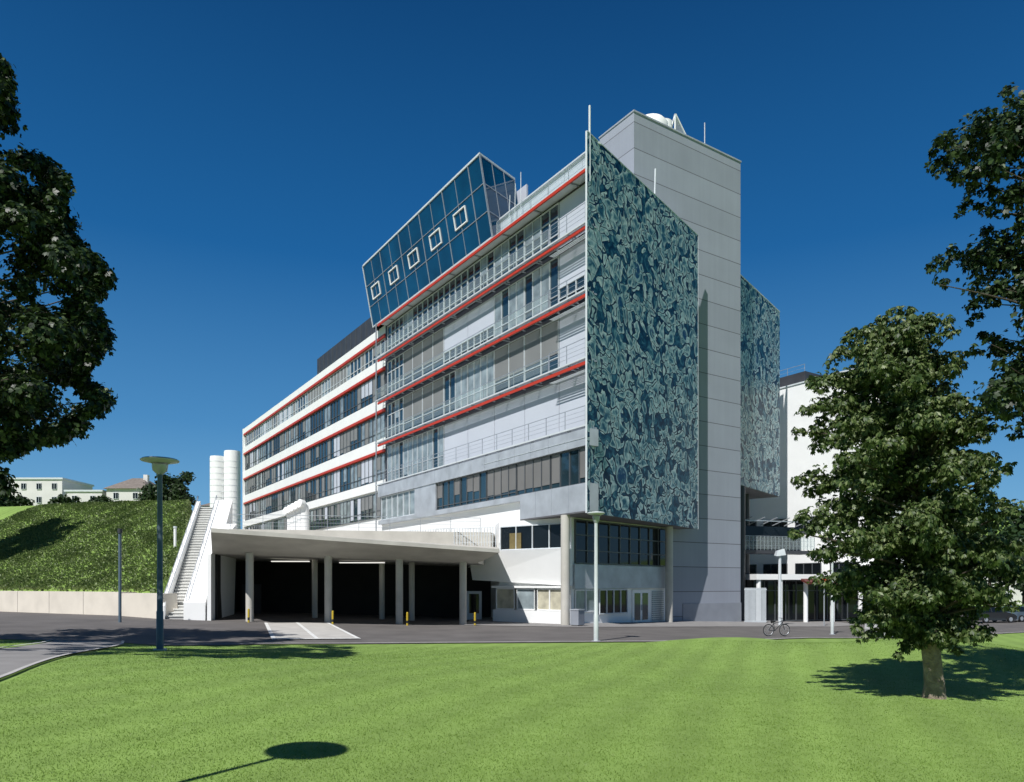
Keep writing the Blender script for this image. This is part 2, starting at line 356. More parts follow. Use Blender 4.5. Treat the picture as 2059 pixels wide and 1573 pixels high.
def railing(F,s0,s1,n,z,par,glass=False,h=1.1,step=2.0,rails=3,mm='steel',t=.018):
    m=MB(); k=max(1,round((s1-s0)/step))
    for i in range(k+1):
        s=s0+(s1-s0)*i/k; m.box(F,s-t,s+t,n-.02,n+.02,z,z+h,mm)
    m.box(F,s0,s1,n-.02,n+.02,z+h,z+h+.035,mm)
    for r in range(1,rails): m.box(F,s0,s1,n-.008,n+.008,z+h*r/rails,z+h*r/rails+.018,mm)
    if glass: m.box(F,s0+.03,s1-.03,n+.035,n+.05,z+.1,z+h-.05,'balglass')
    return m.done('railing',par)
# ------------------------------------------------------------ MAIN BUILDING
mb=thing('office_building','six-storey office block with printed blue glass end screen and red bands','building',(C[0],C[1],0))
def P(a,b,ls=0,bs=0):
    return (C[0]+(b/.943+ls)*L_[0]+(a/.943+bs)*B_[0], C[1]+(b/.943+ls)*L_[1]+(a/.943+bs)*B_[1])
A=P(1.0,.35); A2=P(1.0,.35,31.6); D=P(1.0,.35,0,15.0); D2=(D[0]+L_[0]*20,D[1]+L_[1]*20); A3=(A2[0]+T_[0]*13,A2[1]+T_[1]*13)
m=MB(); m.prism([A,D,D2,A3,A2],7.05,28.0,'darkzinc'); m.done('wall',mb)  # core walls coloured dark to deepen the shade beside the tower
A_=P(1.3,.4); D_=P(1.0,.4,0,14.8); E_=(D_[0]+L_[0]*9,D_[1]+L_[1]*9); A4=P(1.3,.4,13.5)
m=MB(); m.prism([A_,D_,E_,A4],28.003,29.75,'panel')
for s in np.arange(2,13.5,1.9): m.box(FL,s,s+.03,-1.31,-1.285,28.2,29.7,'steel')
m.done('parapet',mb)
m=MB(); m.box(FL,.35,14,-1.42,-1.15,29.753,29.86,'frame'); m.done('parapet_coping',mb)
m=MB(); m.prism([P(.02,.03),P(.02,.03,0,16.3),P(.02,.03,7.2,14),P(.02,.03,7.2)],6.95,7.04,'soffit'); m.done('soffit',mb)
m=MB(); m.box(FL,.05,7.25,-.95,-.02,7.045,8.74,'zinc'); m.box(FL,7.25,32,-.95,-.1,8.35,8.738,'zinc')
m.box(FL,.05,32,-.95,-.05,11.02,12.05,'zinc')
for s in range(2,32,2): m.box(FL,s-.012,s+.012,-.1,-.035,11.03,12.04,'steel')
for s in(1.8,3.6,5.4): m.box(FL,s-.012,s+.012,-.1,-.005,7.06,8.73,'steel')
m.box(FL,20,24,-.95,-.12,8.74,11.018,'zinc'); m.done('metal_cladding',mb)
for i in range(5):
    window(FL,4*i+.06,4*i+3.96,-.3,8.76,11.0,mb,4,(.12,) if i>1 else (),'glass',[0,1,2,3] if i in(1,2) else ([1,2] if i==3 else [0,3]),.86 if i<3 else .6,'darkframe',.06,'blindbrown')
window(FL,24.1,31.6,-.3,8.76,11.0,mb,6,(),'curtain',None,fm='frame')
m=MB(); m.box(FL,7.3,32,-4,-.5,3.9,8.35,'white'); m.done('plinth_wall',mb)
rows=[(24.62,27.62,'PWWWWWWW'),(20.5,24.15,'SCCSSBBW'),(16.4,20.05,'PBBCCBBW'),(12.35,15.95,'PPPPPCCC')]
nf=-.93
for z0,z1,code in rows:
    for i,c in enumerate(code):
        s0,s1=4*i+.03,4*i+3.97
        if i==0: s0=.4
        if i==7: s1=31.6
        if c=='P':
            m=MB(); m.box(FL,s0,s1,-1.0,nf,z0,z1,'panel'); m.done('facade_panel',mb)
        elif c=='S':
            m=MB(); m.box(FL,s0,s1,-1.0,nf,z0+1.5,z1,'panel'); m.done('facade_panel',mb)
            window(FL,s0,s1,nf-.02,z0,z0+1.48,mb,4,(.5,),fm='frame',fw=.06)
        elif c=='W': window(FL,s0,s1,nf-.02,z0,z1,mb,4,(.33,.7),blind=random.choice([None,[1],[2,3]]),bf=.5,bm='curtain',fw=.06)
        elif c=='C': window(FL,s0,s1,nf-.02,z0,z1,mb,4,(.3,),'glass',[k for k in range(4) if random.random()<.8],.97,bm='curtain',fw=.055)
        elif c=='B': window(FL,s0,s1,nf-.02,z0,z1,mb,2,(.3,),'glass',[0,1],.66,fm='frame',fw=.055)
for z in(27.8,24.33,20.2,16.1):
    m=MB(); m.box(FL,.25,32.2,-.20,-.10,z-.14,z+.06,'red')
    for s in np.arange(2,32,4): m.box(FL,s-.04,s+.04,-1.0,-.203,z-.06,z+.0,'steel')
    m.done('red_fascia',mb)
for z,gl in((24.5,True),(20.4,True),(16.3,True),(12.2,False)):
    m=MB()
    m.box(FL,.15,32.6,-.08,0,z-.02,z+.08,'frame'); m.box(FL,.15,32.6,-.66,-.6,z-.05,z+.06,'steel')
    for k in range(6): 
        m.box(FL,.15,32.5,-.56+.075*k,-.53+.075*k,z+.02,z+.05,'steel')
    for k in range(17):
        s=min(max(2*k,.25),32.3)
        m.box(FL,s-.025,s+.025,-.98,-.085,z-.09,z+.0,'steel')
    bo=m.done('balcony',mb)
    if gl: railing(FL,4,32.5,-.05,z+.1,bo,True,h=1.0,step=4,rails=2); railing(FL,.2,3.9,-.05,z+.1,bo,False,rails=4)
    else: railing(FL,.2,32.5,-.05,z+.1,bo,False,rails=4)
    m=MB()
    for k in range(3): m.box(FL,.2,3.8 if gl else 12,-.35+.13*k,-.28+.13*k,z-.72,z-.70,'frame')
    for k in range(0,3 if gl else 7): m.box(FL,min(2*k,3.6 if gl else 12)+.21,min(2*k,3.6 if gl else 12)+.24,-.7,0,z-.695,z-.675,'steel')
    m.done('sunshade',mb)
m=MB()
for s in(32.4,): m.box(FL,s-.04,s+.04,-.1,0,6.5,28,'steel')
m.done('facade_post',mb)
m=MB(); m.box(FL,.3,32,-1.0,-.21,27.83,27.99,'frame'); m.done('terrace_edge',mb)
railing(FL,.3,11,-.5,28.0,mb,True,h=1.1)
m=MB(); m.box(FB,0,16.5,-.06,.04,6.93,29.87,'screen'); m.done('printed_glass_screen',mb,uv=FB,label='blue and pale green printed glass screen')
m=MB(); m.box(FB,-.04,0,-.08,.04,6.9,29.92,'frame'); m.box(FB,0,16.5,-.1,.06,29.873,29.93,'frame'); m.box(FB,16.503,16.54,-.1,.06,6.9,29.92,'frame'); m.done('screen_edge',mb)
m=MB(); m.tube([FL.p(.1,-.3,27),FL.p(.1,-.3,31.6)],.07,'frame',8); m.done('mast',mb)
m=MB(); p=FB.p(11.4,-1.2,0); m.tube([(p[0],p[1],29),(p[0]+.1,p[1],33.2)],.06,'frame',8); m.done('mast',mb)
# penthouse
zb,zt=28.02,33.8; nb,ntp=-.30,.80
S=[11.3,13,17.15,21.3,25.45,29.6,33.7]
for i in range(6):
    q=MB(); q.hexa([FL.p(S[i],nb,zb),FL.p(S[i+1],nb,zb),FL.p(S[i+1],nb-.12,zb),FL.p(S[i],nb-.12,zb),FL.p(S[i],ntp,zt),FL.p(S[i+1],ntp,zt),FL.p(S[i+1],ntp-.12,zt),FL.p(S[i],ntp-.12,zt)],'glasssky')
    w=q.done('penthouse_window',mb)
    q=MB()
    def fp(s,t,o=.02): return FL.p(s,nb+(ntp-nb)*t+o,zb+(zt-zb)*t)
    q.beam(fp(S[i],0),fp(S[i],1),.06,'steel')
    if i==5: q.beam(fp(S[6],0),fp(S[6],1),.09,'frame')
    if i>0: q.beam(fp((S[i]+S[i+1])/2,0),fp((S[i]+S[i+1])/2,1),.035,'steel')
    for t in(0.01,.33,.66,1): q.beam(fp(S[i]+.036,t),fp(S[i+1]-.036,t),.09 if t in(0.01,1) else .045,'frame' if t in (0.01,1) else 'steel')
    if i>0:
        c=(S[i]+S[i+1])/2; a0,a1,t0,t1=c-.88,c+.88,.40,.59; hh=.05/(zt-zb)
        for A1,B1 in(((a0-.045,t0),(a1+.045,t0)),((a0-.045,t1),(a1+.045,t1)),((a0,t0+hh),(a0,t1-hh)),((a1,t0+hh),(a1,t1-hh))): q.beam(fp(*A1,.05),fp(*B1,.05),.09,'white')
    q.done('frame',w)
def bs(r,t):
    b0=FL.p(S[0],nb+(ntp-nb)*t,zb+(zt-zb)*t); return (b0[0]+B_[0]*r,b0[1]+B_[1]*r,b0[2])
q=MB(); off=(L_[0]*.12,L_[1]*.12)
pp=[bs(.1,0),bs(4.2,0),(bs(4.2,0)[0]+off[0],bs(4.2,0)[1]+off[1],zb),(bs(.1,0)[0]+off[0],bs(.1,0)[1]+off[1],zb)]
pq=[bs(.1,1),bs(4.2,1),(bs(4.2,1)[0]+off[0],bs(4.2,1)[1]+off[1],zt),(bs(.1,1)[0]+off[0],bs(.1,1)[1]+off[1],zt)]
q.hexa(pp+pq,'glasssky'); w=q.done('penthouse_window',mb)
q=MB()
for r in(0.08,1.4,2.8,4.2): q.beam(bs(r,0),bs(r,1),.06,'steel')
for t in(0,.33,.66,1): q.beam(bs(.1,t),bs(4.2,t),.06,'steel')
q.done('frame',w)
q=MB(); r0=bs(0,1); r1=bs(4.3,1); e0=FL.p(S[6],ntp,zt); e1=(e0[0]+B_[0]*4.3,e0[1]+B_[1]*4.3)
q.prism([(r0[0],r0[1]),(r1[0],r1[1]),e1,(e0[0],e0[1])],zt+.06,zt+.18,'frame')
k0=bs(4.25,0); f0=FL.p(S[6],0,0); f1=(f0[0]+B_[0]*4.2,f0[1]+B_[1]*4.2)
q.prism([(k0[0],k0[1]),(k0[0]+B_[0]*.2,k0[1]+B_[1]*.2),(f1[0]+.2,f1[1]+.2),f1],zb,zt+.05,'panel')
q.prism([FL.p(S[6],-.4,0)[:2],(f1[0],f1[1]),(f1[0]+L_[0]*.1,f1[1]+L_[1]*.1),FL.p(S[6]+.1,-.4,0)[:2]],zb-.1,zt+.05,'darkzinc')
q.done('penthouse_roof',mb)
q=MB()
for k in range(3):
    s=8.6+k*.8; q.tube([FL.p(s,-1.0,28),FL.p(s-.1*k,-1,31.8-.5*k)],.03,'frame',6)
q.done('roof_mast',mb)
# ---- ground floor volume
W=(3.85,47.3); FWB=Fr(W,(.671,.741),(.741,-.671)); dl=math.hypot(-4.75,3.7); FWL=Fr(W,(-4.75/dl,3.7/dl),(-3.7/dl,-4.75/dl))
gf=MB(); e=FWB.p(12.1,0,0)[:2]; we=FWL.p(dl,0,0)[:2]
gf.prism([W,e,(e[0]-5,e[1]+6),(we[0]-1,we[1]+8),we],-.9,6.94,'white'); gf.done('ground_floor_wall',mb)
window(FWL,.3,dl-.2,.06,4.95,6.6,mb,4,(),'glassdark',None,fm='frame',fw=.06)
q=MB(); q.box(FWL,4.0,5.0,.1,.13,5.0,6.1,'yellowcurt'); q.done('curtain',mb)
q=MB()
q.hexa([FWL.p(-.1,.01,2.5),FWL.p(dl+2.2,-.5,2.9),FWL.p(dl+2.2,.3,2.9),FWL.p(-.1,.5,2.5),FWL.p(-.1,.01,4.9),FWL.p(dl+2.2,-.5,4.9),FWL.p(dl+2.2,.8,4.9),FWL.p(-.1,.9,4.9)],'white'); q.done('white_band',mb)
q=MB(); q.box(FWL,.2,dl+.0,.02,.7,-.3,.85,'white'); q.box(FWL,.1,dl+.1,.02,.75,2.35,2.49,'white'); q.done('window_bay',mb)
window(FWL,.3,2.3,.55,.87,2.33,mb,2,(),'roomlight',None,fm='white',fw=.08)
window(FWL,2.5,4.0,.55,.87,2.33,mb,1,(),'curtain',None,fm='white',fw=.08)
window(FWL,4.2,5.8,.55,.87,2.33,mb,1,(),'roomlight',None,fm='white',fw=.08)
window(FWB,.3,11.9,.05,3.95,6.85,mb,9,(.3,.65),'glassdark',None,fm='darkframe',fw=.08)
q=MB(); q.box(FWB,.1,12.05,.02,.2,2.3,3.9,'zinc'); q.done('spandrel',mb)  # white spandrel; shade below the screen is put into its grey
window(FWB,.3,2.6,.05,.75,2.25,mb,2,(),'curtain',None,fm='white')
window(FWB,3.0,6.4,.05,.55,2.25,mb,4,(),'glassdark',None,fm='frame')
q=MB(); q.box(FWB,7.1,9.4,.02,.08,-.3,2.2,'white'); dd=q.done('door',mb,label='white double door with glazed leaves')
q=MB(); q.box(FWB,7.35,8.1,.085,.1,0,1.95,'glass'); q.box(FWB,8.4,9.15,.085,.1,0,1.95,'glass'); q.done('door_glass',dd)
q=MB(); q.box(FWB,8.23,8.27,.085,.16,.7,1.1,'steel'); q.done('handle',dd)
q=MB()
for k in range(14): q.box(FWB,9.8,11.4,.02,.1,-.1+k*.16,-.02+k*.16,'steel')
q.done('vent_louvre',mb)
for x,y in((3.36,46.0),(11.9,55.3)):
    q=MB(); q.tube([(x,y,g(x,y)),(x,y,6.95)],.29,'concrete',24); q.done('column',mb,smooth=True)
# ------------------------------------------------------------ TOWER
tw=thing('concrete_tower','tall pale grey panelled concrete stair tower','tower',(T0[0],T0[1],0))
m=MB(); m.box(FT,0,12.15,-4.0,0,-1.2,38.4,'tower'); m.done('shaft',tw)
m=MB(); m.box(FT,-.06,12.21,-4.06,.06,38.403,38.52,'zinc'); m.done('coping',tw)
m=MB(); m.box(FT,5.2,12.2,.003,.05,-1,1.05,'plinth'); m.done('plinth',tw)
m=MB()
c=FT.p(3.2,-1.5,0); m.tube([(c[0],c[1],38.5),(c[0],c[1],39.2),(c[0],c[1],39.5)],[1.35,1.35,1.1],'white',28)
m.tube([(c[0]+1.2,c[1]+.8,38.5),(c[0]+1.2,c[1]+.8,39.9)],.7,'white',20); m.done('roof_drum',tw,smooth=True)
m=MB(); a=FT.p(5.0,-.6,38.5); b=FT.p(5.0,-.6,40.3); c=FT.p(6.6,-.6,38.5); m.beam(a,b,.1,'white'); m.beam(b,c,.12,'white'); m.beam(FT.p(5,-1.4,38.5),b,.1,'white')
m.hexa([FT.p(5.05,-.62,38.55),FT.p(6.3,-.62,38.55),FT.p(6.3,-.66,38.55),FT.p(5.05,-.66,38.55),FT.p(5.05,-.62,40.0),FT.p(5.15,-.62,40.0),FT.p(5.15,-.66,40.0),FT.p(5.05,-.66,40.0)],'steel'); m.done('roof_dish',tw)
m=MB(); m.tube([FT.p(8.2,-.4,38.4),FT.p(8.2,-.4,40.6)],.05,'steel',6); m.done('antenna',tw)
m=MB()
m.tube([FT.p(.6,.25,32.2),FT.p(1.4,.5,31.5),FT.p(2.2,.7,31.4),FT.p(2.8,.4,31.7)],[.15,.35,.35,.15],'white',10); m.done('vent_cowl',tw,smooth=True)
# ------------------------------------------------------------ REAR WING
rw=thing('rear_wing','rear office wing raised on dark columns with printed glass end','building',(18.9,62.8,0))
F2=Fr((18.9,62.8),B_,NB); ln=math.hypot(26.95-18.9,73.2-62.8)
m=MB(); m.box(F2,-.3,ln,-.1,0,11.4,29.87,'screen'); m.done('printed_glass_screen',rw,uv=F2)
m=MB(); m.box(F2,0,ln-.2,-9,-.4,11.55,29.6,'wallgrey'); m.done('wall',rw)
m=MB(); m.box(F2,0,ln-.05,-9,-.12,11.35,11.54,'soffit'); m.done('soffit',rw)
m=MB(); m.box(F2,0,ln,-.14,.03,29.873,29.97,'frame'); m.done('coping',rw)
for x,y,r in((20.5,65.6,.45),(22.8,71,.3)):
    m=MB(); m.tube([(x,y,-1),(x,y,11.4)],r,'darkzinc',20); m.done('column',rw,smooth=True)
m=MB(); m.box(F2,-2,ln,-16,-9.1,-1,29,'wallgrey'); m.done('stair_core',rw)
# ------------------------------------------------------------ WHITE BUILDING
wb=thing('white_building','tall white rendered building with dark rooftop plant room','building',(31,75,0))
F3=Fr((36.5,66.9),L_,N_)
m=MB(); m.box(F3,2.5,30,-5,0,-1.2,23.6,'white'); m.done('wall',wb)
m=MB(); m.box(F3,11.3,24,-4.5,-.6,23.76,25.0,'darkzinc'); m.done('plant_room',wb)
railing(F3,11.5,22,-.8,25.0,wb,h=.8,rails=2)
m=MB(); m.box(F3,2.4,30.1,-5.1,.1,23.603,23.75,'frame'); m.done('coping',wb)
for z in(3.2,8.0):
    for k in range(1,5): window(F3,1+4*k,4+4*k,.06,z,z+1.6,wb,3,(),'glassdark',None,fm='darkframe')
br=thing('footbridge','steel and glass link bridge beside tower','bridge',(23,70,0))
Fx=Fr((20.6,67.5),(.95,.31),(.31,-.95))
m=MB(); m.box(Fx,0,9,-2,0,5.5,5.8,'darkzinc'); m.box(Fx,0,9,-2,-1.9,5.8,8.2,'glassdark'); m.done('deck',br)
railing(Fx,0,9,-.05,5.8,br,True,h=1.3,step=.4)
m=MB()
for k in range(7): m.beam(Fx.p(k*1.4,-1.9,8.3),Fx.p(k*1.4+.5,0,8.9),.08,'steel')
m.box(Fx,0,9,-.05,0,8.5,8.6,'steel'); m.done('roof_frame',br)
en=thing('entrance_pavilion','glazed entrance pavilion with dark red awning and white columns','entrance',(27,66,-.8))
Fe=Fr((21.6,64.5),(.97,.243),(.243,-.97))
m=MB(); m.box(Fe,0,19,-6,0,3.0,3.5,'white'); m.done('roof',en)
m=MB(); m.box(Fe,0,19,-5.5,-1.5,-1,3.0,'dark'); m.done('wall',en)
for k in range(8): window(Fe,2.2*k+.6,2.2*k+2.75,-1.42,-.75,2.95,en,2,(.75,),'glassdark',None,fm='darkframe')
m=MB(); m.hexa([Fe.p(4.5,.9,2.6),Fe.p(7.8,.9,2.6),Fe.p(7.8,0,2.9),Fe.p(4.5,0,2.9),Fe.p(4.5,.9,2.8),Fe.p(7.8,.9,2.8),Fe.p(7.8,0,3.1),Fe.p(4.5,0,3.1)],'awning'); m.done('awning',en)
for k in(0.4,2.6,5.2,8,11,15): m=MB(); m.tube([Fe.p(k,-.3,-1),Fe.p(k,-.3,3.0)],.2,'white',16); m.done('column',en,smooth=True)
gt=thing('service_gate','pale slatted metal gate beside concrete tower','gate',(20.3,62.4,-.7))
m=MB(); Fg=Fr((19.6,61.5),(.95,.3),(.3,-.95))
for k in range(18): m.box(Fg,k*.12,k*.12+.07,0,.04,-.7,2.3,'frame')
m.box(Fg,0,2.2,-.05,0,-.6,-.5,'frame'); m.box(Fg,0,2.2,-.05,0,2.1,2.2,'frame'); m.done('slats',gt)
# ------------------------------------------------------------ LONG WING
lw=thing('long_wing','long white four-storey wing with ribbon windows and red lines','building',(FL.p(33,-2,0)[0],FL.p(33,-2,0)[1],6))
n0=-1.3
m=MB(); m.box(FL,32.4,90,-15,n0,5,27.4,'white'); m.done('wall',lw)
m=MB(); m.box(FL,32.3,90.2,n0-.3,n0+.3,27.25,28.05,'white'); m.done('parapet',lw)
wr=[(25.0,26.95),(21.1,23.7),(17.1,19.6),(12.95,15.6),(9.3,11.8)]
tops=[27.1,23.9,19.8,15.8]
for z in tops:
    m=MB(); m.box(FL,32.5,90.1,n0,n0+.34,z-.12,z+.13,'red'); m.done('red_fascia',lw)
for k,(z0,z1) in enumerate(wr):
    if k<4:
        hi=z0-.04; lo=tops[k+1]+.133 if k<3 else 12.0
        m=MB(); m.box(FL,32.4,90.15,n0,n0+.28,lo,hi,'white'); m.done('spandrel',lw)
    for i in range(18):
        s0=32.9+3.15*i; bl=[j for j in range(3) if random.random()<.45]
        window(FL,s0,s0+3.09,n0+.06,z0,z1,lw,3,(.28,),'glass' if random.random()<.65 else 'curtain',bl or None,random.choice([.6,.97,.97]),fm='darkframe' if k!=0 else 'frame',fw=.06,bm=random.choice(['blind','blind','panel','curtain']))
m=MB(); m.box(FL,33.6,55,-9,-1.7,28.06,30.6,'darkzinc')
for s in np.arange(34.5,54.5,1.5): m.box(FL,s,s+.05,-1.7,-1.66,28.1,30.55,'darkframe')
m.done('plant_room',lw)
m=MB(); m.box(FL,89.9,90.4,-15,n0+.35,4,28.1,'white'); m.done('end_wall',lw)
for i,(px,y,zt,r) in enumerate(((438,122,24.0,1.25),(452,130,25.0,1.3),(467,122,24.9,1.3))):
    x=(px-1029.5)/FOC*y
    t=thing('silo','tall white cylindrical storage silo','silo',(x,y,10),'row of white silos')
    m=MB(); m.tube([(x,y,9),(x,y,zt-.4),(x,y,zt-.1),(x,y,zt)],[r,r,r*.97,.3],'white',24); m.done('body',t,smooth=True)
    m=MB()
    for z in range(11,int(zt),1): m.ring((x,y,z),(0,0,1),r+.01,.03,'frame',24,5)
    m.done('hoops',t)
# ------------------------------------------------------------ PODIUM + CANOPY
pd=thing('loading_bay','concrete canopy over dark loading bay on round columns','canopy',(-10,46,0))
poly=[(-19.0,49.0),(-1.5,52.0),(-1,56),(-13.6,73),(-50,129),(-62,129),(-27,62),(-22,55)]
m=MB(); m.prism(poly,4.5,6.3,'concrete'); m.done('terrace_slab',pd)
m=MB()
TFL,TFR=(-16.5,40,5.68),(-.75,44,4.72); 
BML,BMR=(-18.2,44.3,4.45),(-2.2,46.8,3.95)
m.hexa([(TFL[0],TFL[1],5.45),(TFR[0],TFR[1],4.5),BMR,BML,TFL,TFR,(-.9,47.4,5.0),(-18.4,44.8,6.0)],'concrete')
m.hexa([(BML[0],BML[1]+.003,4.45),(BMR[0],BMR[1]+.003,3.95),(-1.5,57,3.95),(-23,57,4.45),(-18.4,44.81,6.0),(-.9,47.41,5.0),(-1.5,57,4.9),(-23,57,6.2)],'concrete'); m.done('canopy_roof',pd)
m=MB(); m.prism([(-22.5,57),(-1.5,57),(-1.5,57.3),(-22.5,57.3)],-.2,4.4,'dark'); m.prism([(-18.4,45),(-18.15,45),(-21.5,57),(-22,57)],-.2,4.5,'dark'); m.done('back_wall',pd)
for px,by in((502,1252),(660,1252),(803,1255),(931,1257)):
    t=(px-502)/(931-502); y=44.2+2.5*t; x=(px-1029.5)/FOC*y
    m=MB(); m.tube([(x,y,g(x,y)),(x,y,4.5)],.23,'concrete',20); m.done('column',pd,smooth=True)
for px,y in((633,50.5),(768,51.5),(828,50.8)):
    x=(px-1029.5)/FOC*y; m=MB(); m.tube([(x,y,g(x,y)),(x,y,4.4)],.2,'concrete',18); m.done('column',pd,smooth=True)
for a,b in((545,620),(682,772)):
    y=50; m=MB(); x0=(a-1029.5)/FOC*y; x1=(b-1029.5)/FOC*y; zz=4.14 if a<600 else 4.05
    m.box(W0,x0,x1,-y-.35,-y,zz,zz+.06,'strip'); m.done('glowing_skylight',pd)  # skylight panel with an added glow, not a lamp
m=MB(); m.box(W0,-20.0,-18.6,-54.2,-54,.3,2.6,'darkzinc'); m.done('shutter',pd)
m=MB(); m.box(W0,-3.3,-2.2,-53.1,-53,.0,2.1,'frame'); m.box(W0,-3.1,-2.4,-52.99,-52.95,.5,1.9,'glassdark'); m.done('door',pd)
Fp=Fr((-19.0,49.2),(.985,.17),(.17,-.985)); railing(Fp,0,17,0,6.3,pd,False,h=1.0,rails=4,t=.015)
Fq=Fr((-2.2,50.6),(-.9,.435),(-.435,-.9)); railing(Fq,-1.2,6,0,5.0,pd,False,h=1.5,step=.22,rails=3,mm='frame')
for k in range(5):
    x,y=-17.0-k*.75,60+k*1.5
    t=thing('ventilation_hood','white curved ventilation hood on terrace','vent',(x,y,6.3),'white ventilation hoods on the terrace')
    m=MB(); pts=[(x,y,6.3),(x,y,8.5),(x-.05,y-.08,8.9),(x-.15,y-.25,9.15),(x-.35,y-.5,9.2)]; m.tube(pts,[.34,.34,.35,.36,.36],'white',16); m.done('duct',t,smooth=True)
    m=MB(); m.ring((x,y,8.0),(0,0,1),.35,.025,'frame',20,5); m.done('collar',t)
# stairs
st=thing('outdoor_staircase','long white concrete outdoor stair climbing the grassy bank','stairs',(-20.5,44,.4))
m=MB(); n=40; sw=1.15
for k in range(n):
    t0=k/n; y0=44.2+12*t0; y1=44.2+12*(k+1)/n; z=.5+8.0*(k+1)/n; xo=-20.9-3.1*t0; xo2=-20.9-3.1*(k+1)/n
    zb_=max(-.3,z-1.6)
    m.hexa([(xo,y0,zb_),(xo+sw,y0,zb_),(xo2+sw,y1,zb_),(xo2,y1,zb_),(xo,y0,z-.06),(xo+sw,y0,z-.06),(xo2+sw,y1,z-.06),(xo2,y1,z-.06)],'riser')
    m.hexa([(xo,y0-.06,z-.058),(xo+sw,y0-.06,z-.058),(xo2+sw,y1-.01,z-.058),(xo2,y1-.01,z-.058),(xo,y0-.06,z),(xo+sw,y0-.06,z),(xo2+sw,y1-.01,z),(xo2,y1-.01,z)],'stepcon')
m.done('steps',st)
xa,xb=-20.9,-24.0
for side,(w0,w1) in enumerate(((-.3,0),(sw,2.45))):
    m=MB(); h0,h1=(1.3,9.0) if side==0 else (1.5,9.1)
    m.hexa([(xa+w0,43.9,-.3),(xa+w1,43.9,-.3),(xb+w1,56.3,2),(xb+w0,56.3,2),(xa+w0,43.9,h0),(xa+w1,43.9,h0),(xb+w1,56.3,h1),(xb+w0,56.3,h1)],'white')
    m.done('parapet',st)
    m=MB(); hx=w0+.12
    m.tube([(xa+hx,44,h0+.35),(xb+hx,56.2,h1+.35)],.025,'steel',6)
    for k in range(9): t=k/8; m.tube([(xa+(xb-xa)*t+hx,44+12.2*t,h0+(h1-h0)*t-.05),(xa+(xb-xa)*t+hx,44+12.2*t,h0+(h1-h0)*t+.35)],.018,'steel',5)
    m.done('handrail',st)
m=MB(); m.hexa([(-18.35,43.9,-.2),(-18.1,43.9,-.2),(-19.8,52,-.2),(-20.6,52,-.2),(-18.3,43.9,4.4),(-18.1,43.9,4.4),(-19.6,52,6.9),(-20.6,52,6.9)],'white'); m.done('side_wall',st)
rwl=thing('retaining_wall','low pale concrete retaining wall below grassy bank','wall',(-30,49,.5))
m=MB(); Fw=Fr((-21.0,43.9),(-.871,.490),(-.49,-.871)); k=0
while k<16:
    s0=k*4.0+.2; p=Fw.p(s0+2,0,0); z=g(p[0]-.0,p[1]-1.2)
    m.box(Fw,s0+.02,s0+3.98,-1.15,0,z-.5,z+1.5,'pavwall'); k+=1
m.done('wall_panels',rwl)
# ------------------------------------------------------------ STREET LAMPS
def lamp(loc,R,rad,h,label,pm='paleshade'):
    t=thing('street_lamp',label,'street lamp',loc,'disc-topped street lamps'); x,y,z=loc
    m=MB(); m.tube([(x,y,z-.1),(x,y,z+1.2),(x,y,z+1.22),(x,y,z+h-.35)],[rad,rad,rad*.85,rad*.7],pm,14); m.tube([(x,y,z-.05),(x,y,z+.05)],rad*1.9,'steel',14); m.done('pole',t,smooth=True)
    m=MB(); n=[(R*.1,h-.02),(R*.5,h-.03),(R*.97,h+.03),(R,h+.06),(R*.9,h+.1),(R*.4,h+.13),(.02,h+.15)]
    m.tube([(x,y,z+a[1]) for a in n],[a[0] for a in n],'paleshade',32); m.done('lamp_shade',t,smooth=True)
    m=MB(); m.tube([(x,y,z+h-.38),(x,y,z+h-.25),(x,y,z+h-.08)],[rad*.8,R*.38,R*.42],'steel',20); 
    for a in range(3):
        an=a*2.09; m.tube([(x+math.cos(an)*R*.35,y+math.sin(an)*R*.35,z+h-.1),(x+math.cos(an)*R*.6,y+math.sin(an)*R*.6,z+h+.0)],.02,'steel',6)
    m.done('lamp_housing',t,smooth=True)
    return t
def gl(x,y): return (x,y,g(x,y))
lamp(gl(-10.85,22.5),.56,.105,5.8,'blue-grey street lamp with pale disc reflector on lawn edge','bluesteel')
lamp(gl(3.8,33.0),.40,.11,5.75,'pale street lamp with flat disc head at lawn edge')
lamp(gl(20.7,47.2),.40,.10,5.75,'pale street lamp with flat disc head by the road')
lamp(gl(-4.75,4.2),.47,.06,5.75,'street lamp standing on the lawn','bluesteel')
x,y=.3668*58,58; t=thing('floodlight_pole','pale pole carrying a box floodlight near the entrance','floodlight',gl(x,y)); z=g(x,y)
m=MB(); m.tube([(x,y,z),(x,y,z+5.6)],.12,'frame',12); m.done('pole',t,smooth=True)
m=MB(); m.hexa([(x-.35,y-.25,z+5.5),(x+.4,y-.25,z+5.6),(x+.4,y+.3,z+5.7),(x-.35,y+.3,z+5.6),(x-.25,y-.2,z+5.95),(x+.3,y-.2,z+6.1),(x+.3,y+.2,z+6.1),(x-.25,y+.2,z+5.95)],'frame'); m.done('lamp_head',t)
x,y=-.537*40,40; t=thing('dark_pole','slim dark metal pole beside retaining wall','pole',gl(x,y)); z=g(x,y)
m=MB(); m.tube([(x,y,z),(x,y,z+4.9)],.08,'bluesteel',10); m.tube([(x,y,z+4.9),(x,y,z+5.15)],.12,'darkzinc',10); m.done('shaft',t,smooth=True)
x,y=-.4615*56,56; t=thing('marker_post','short white post on the grassy bank','post',gl(x,y)); z=g(x,y)
m=MB(); m.tube([(x,y,z-.2),(x,y,z+1.5)],.1,'white',10); m.tube([(x,y,z+1.5),(x,y,z+1.65)],.13,'frame',10);m.done('shaft',t)
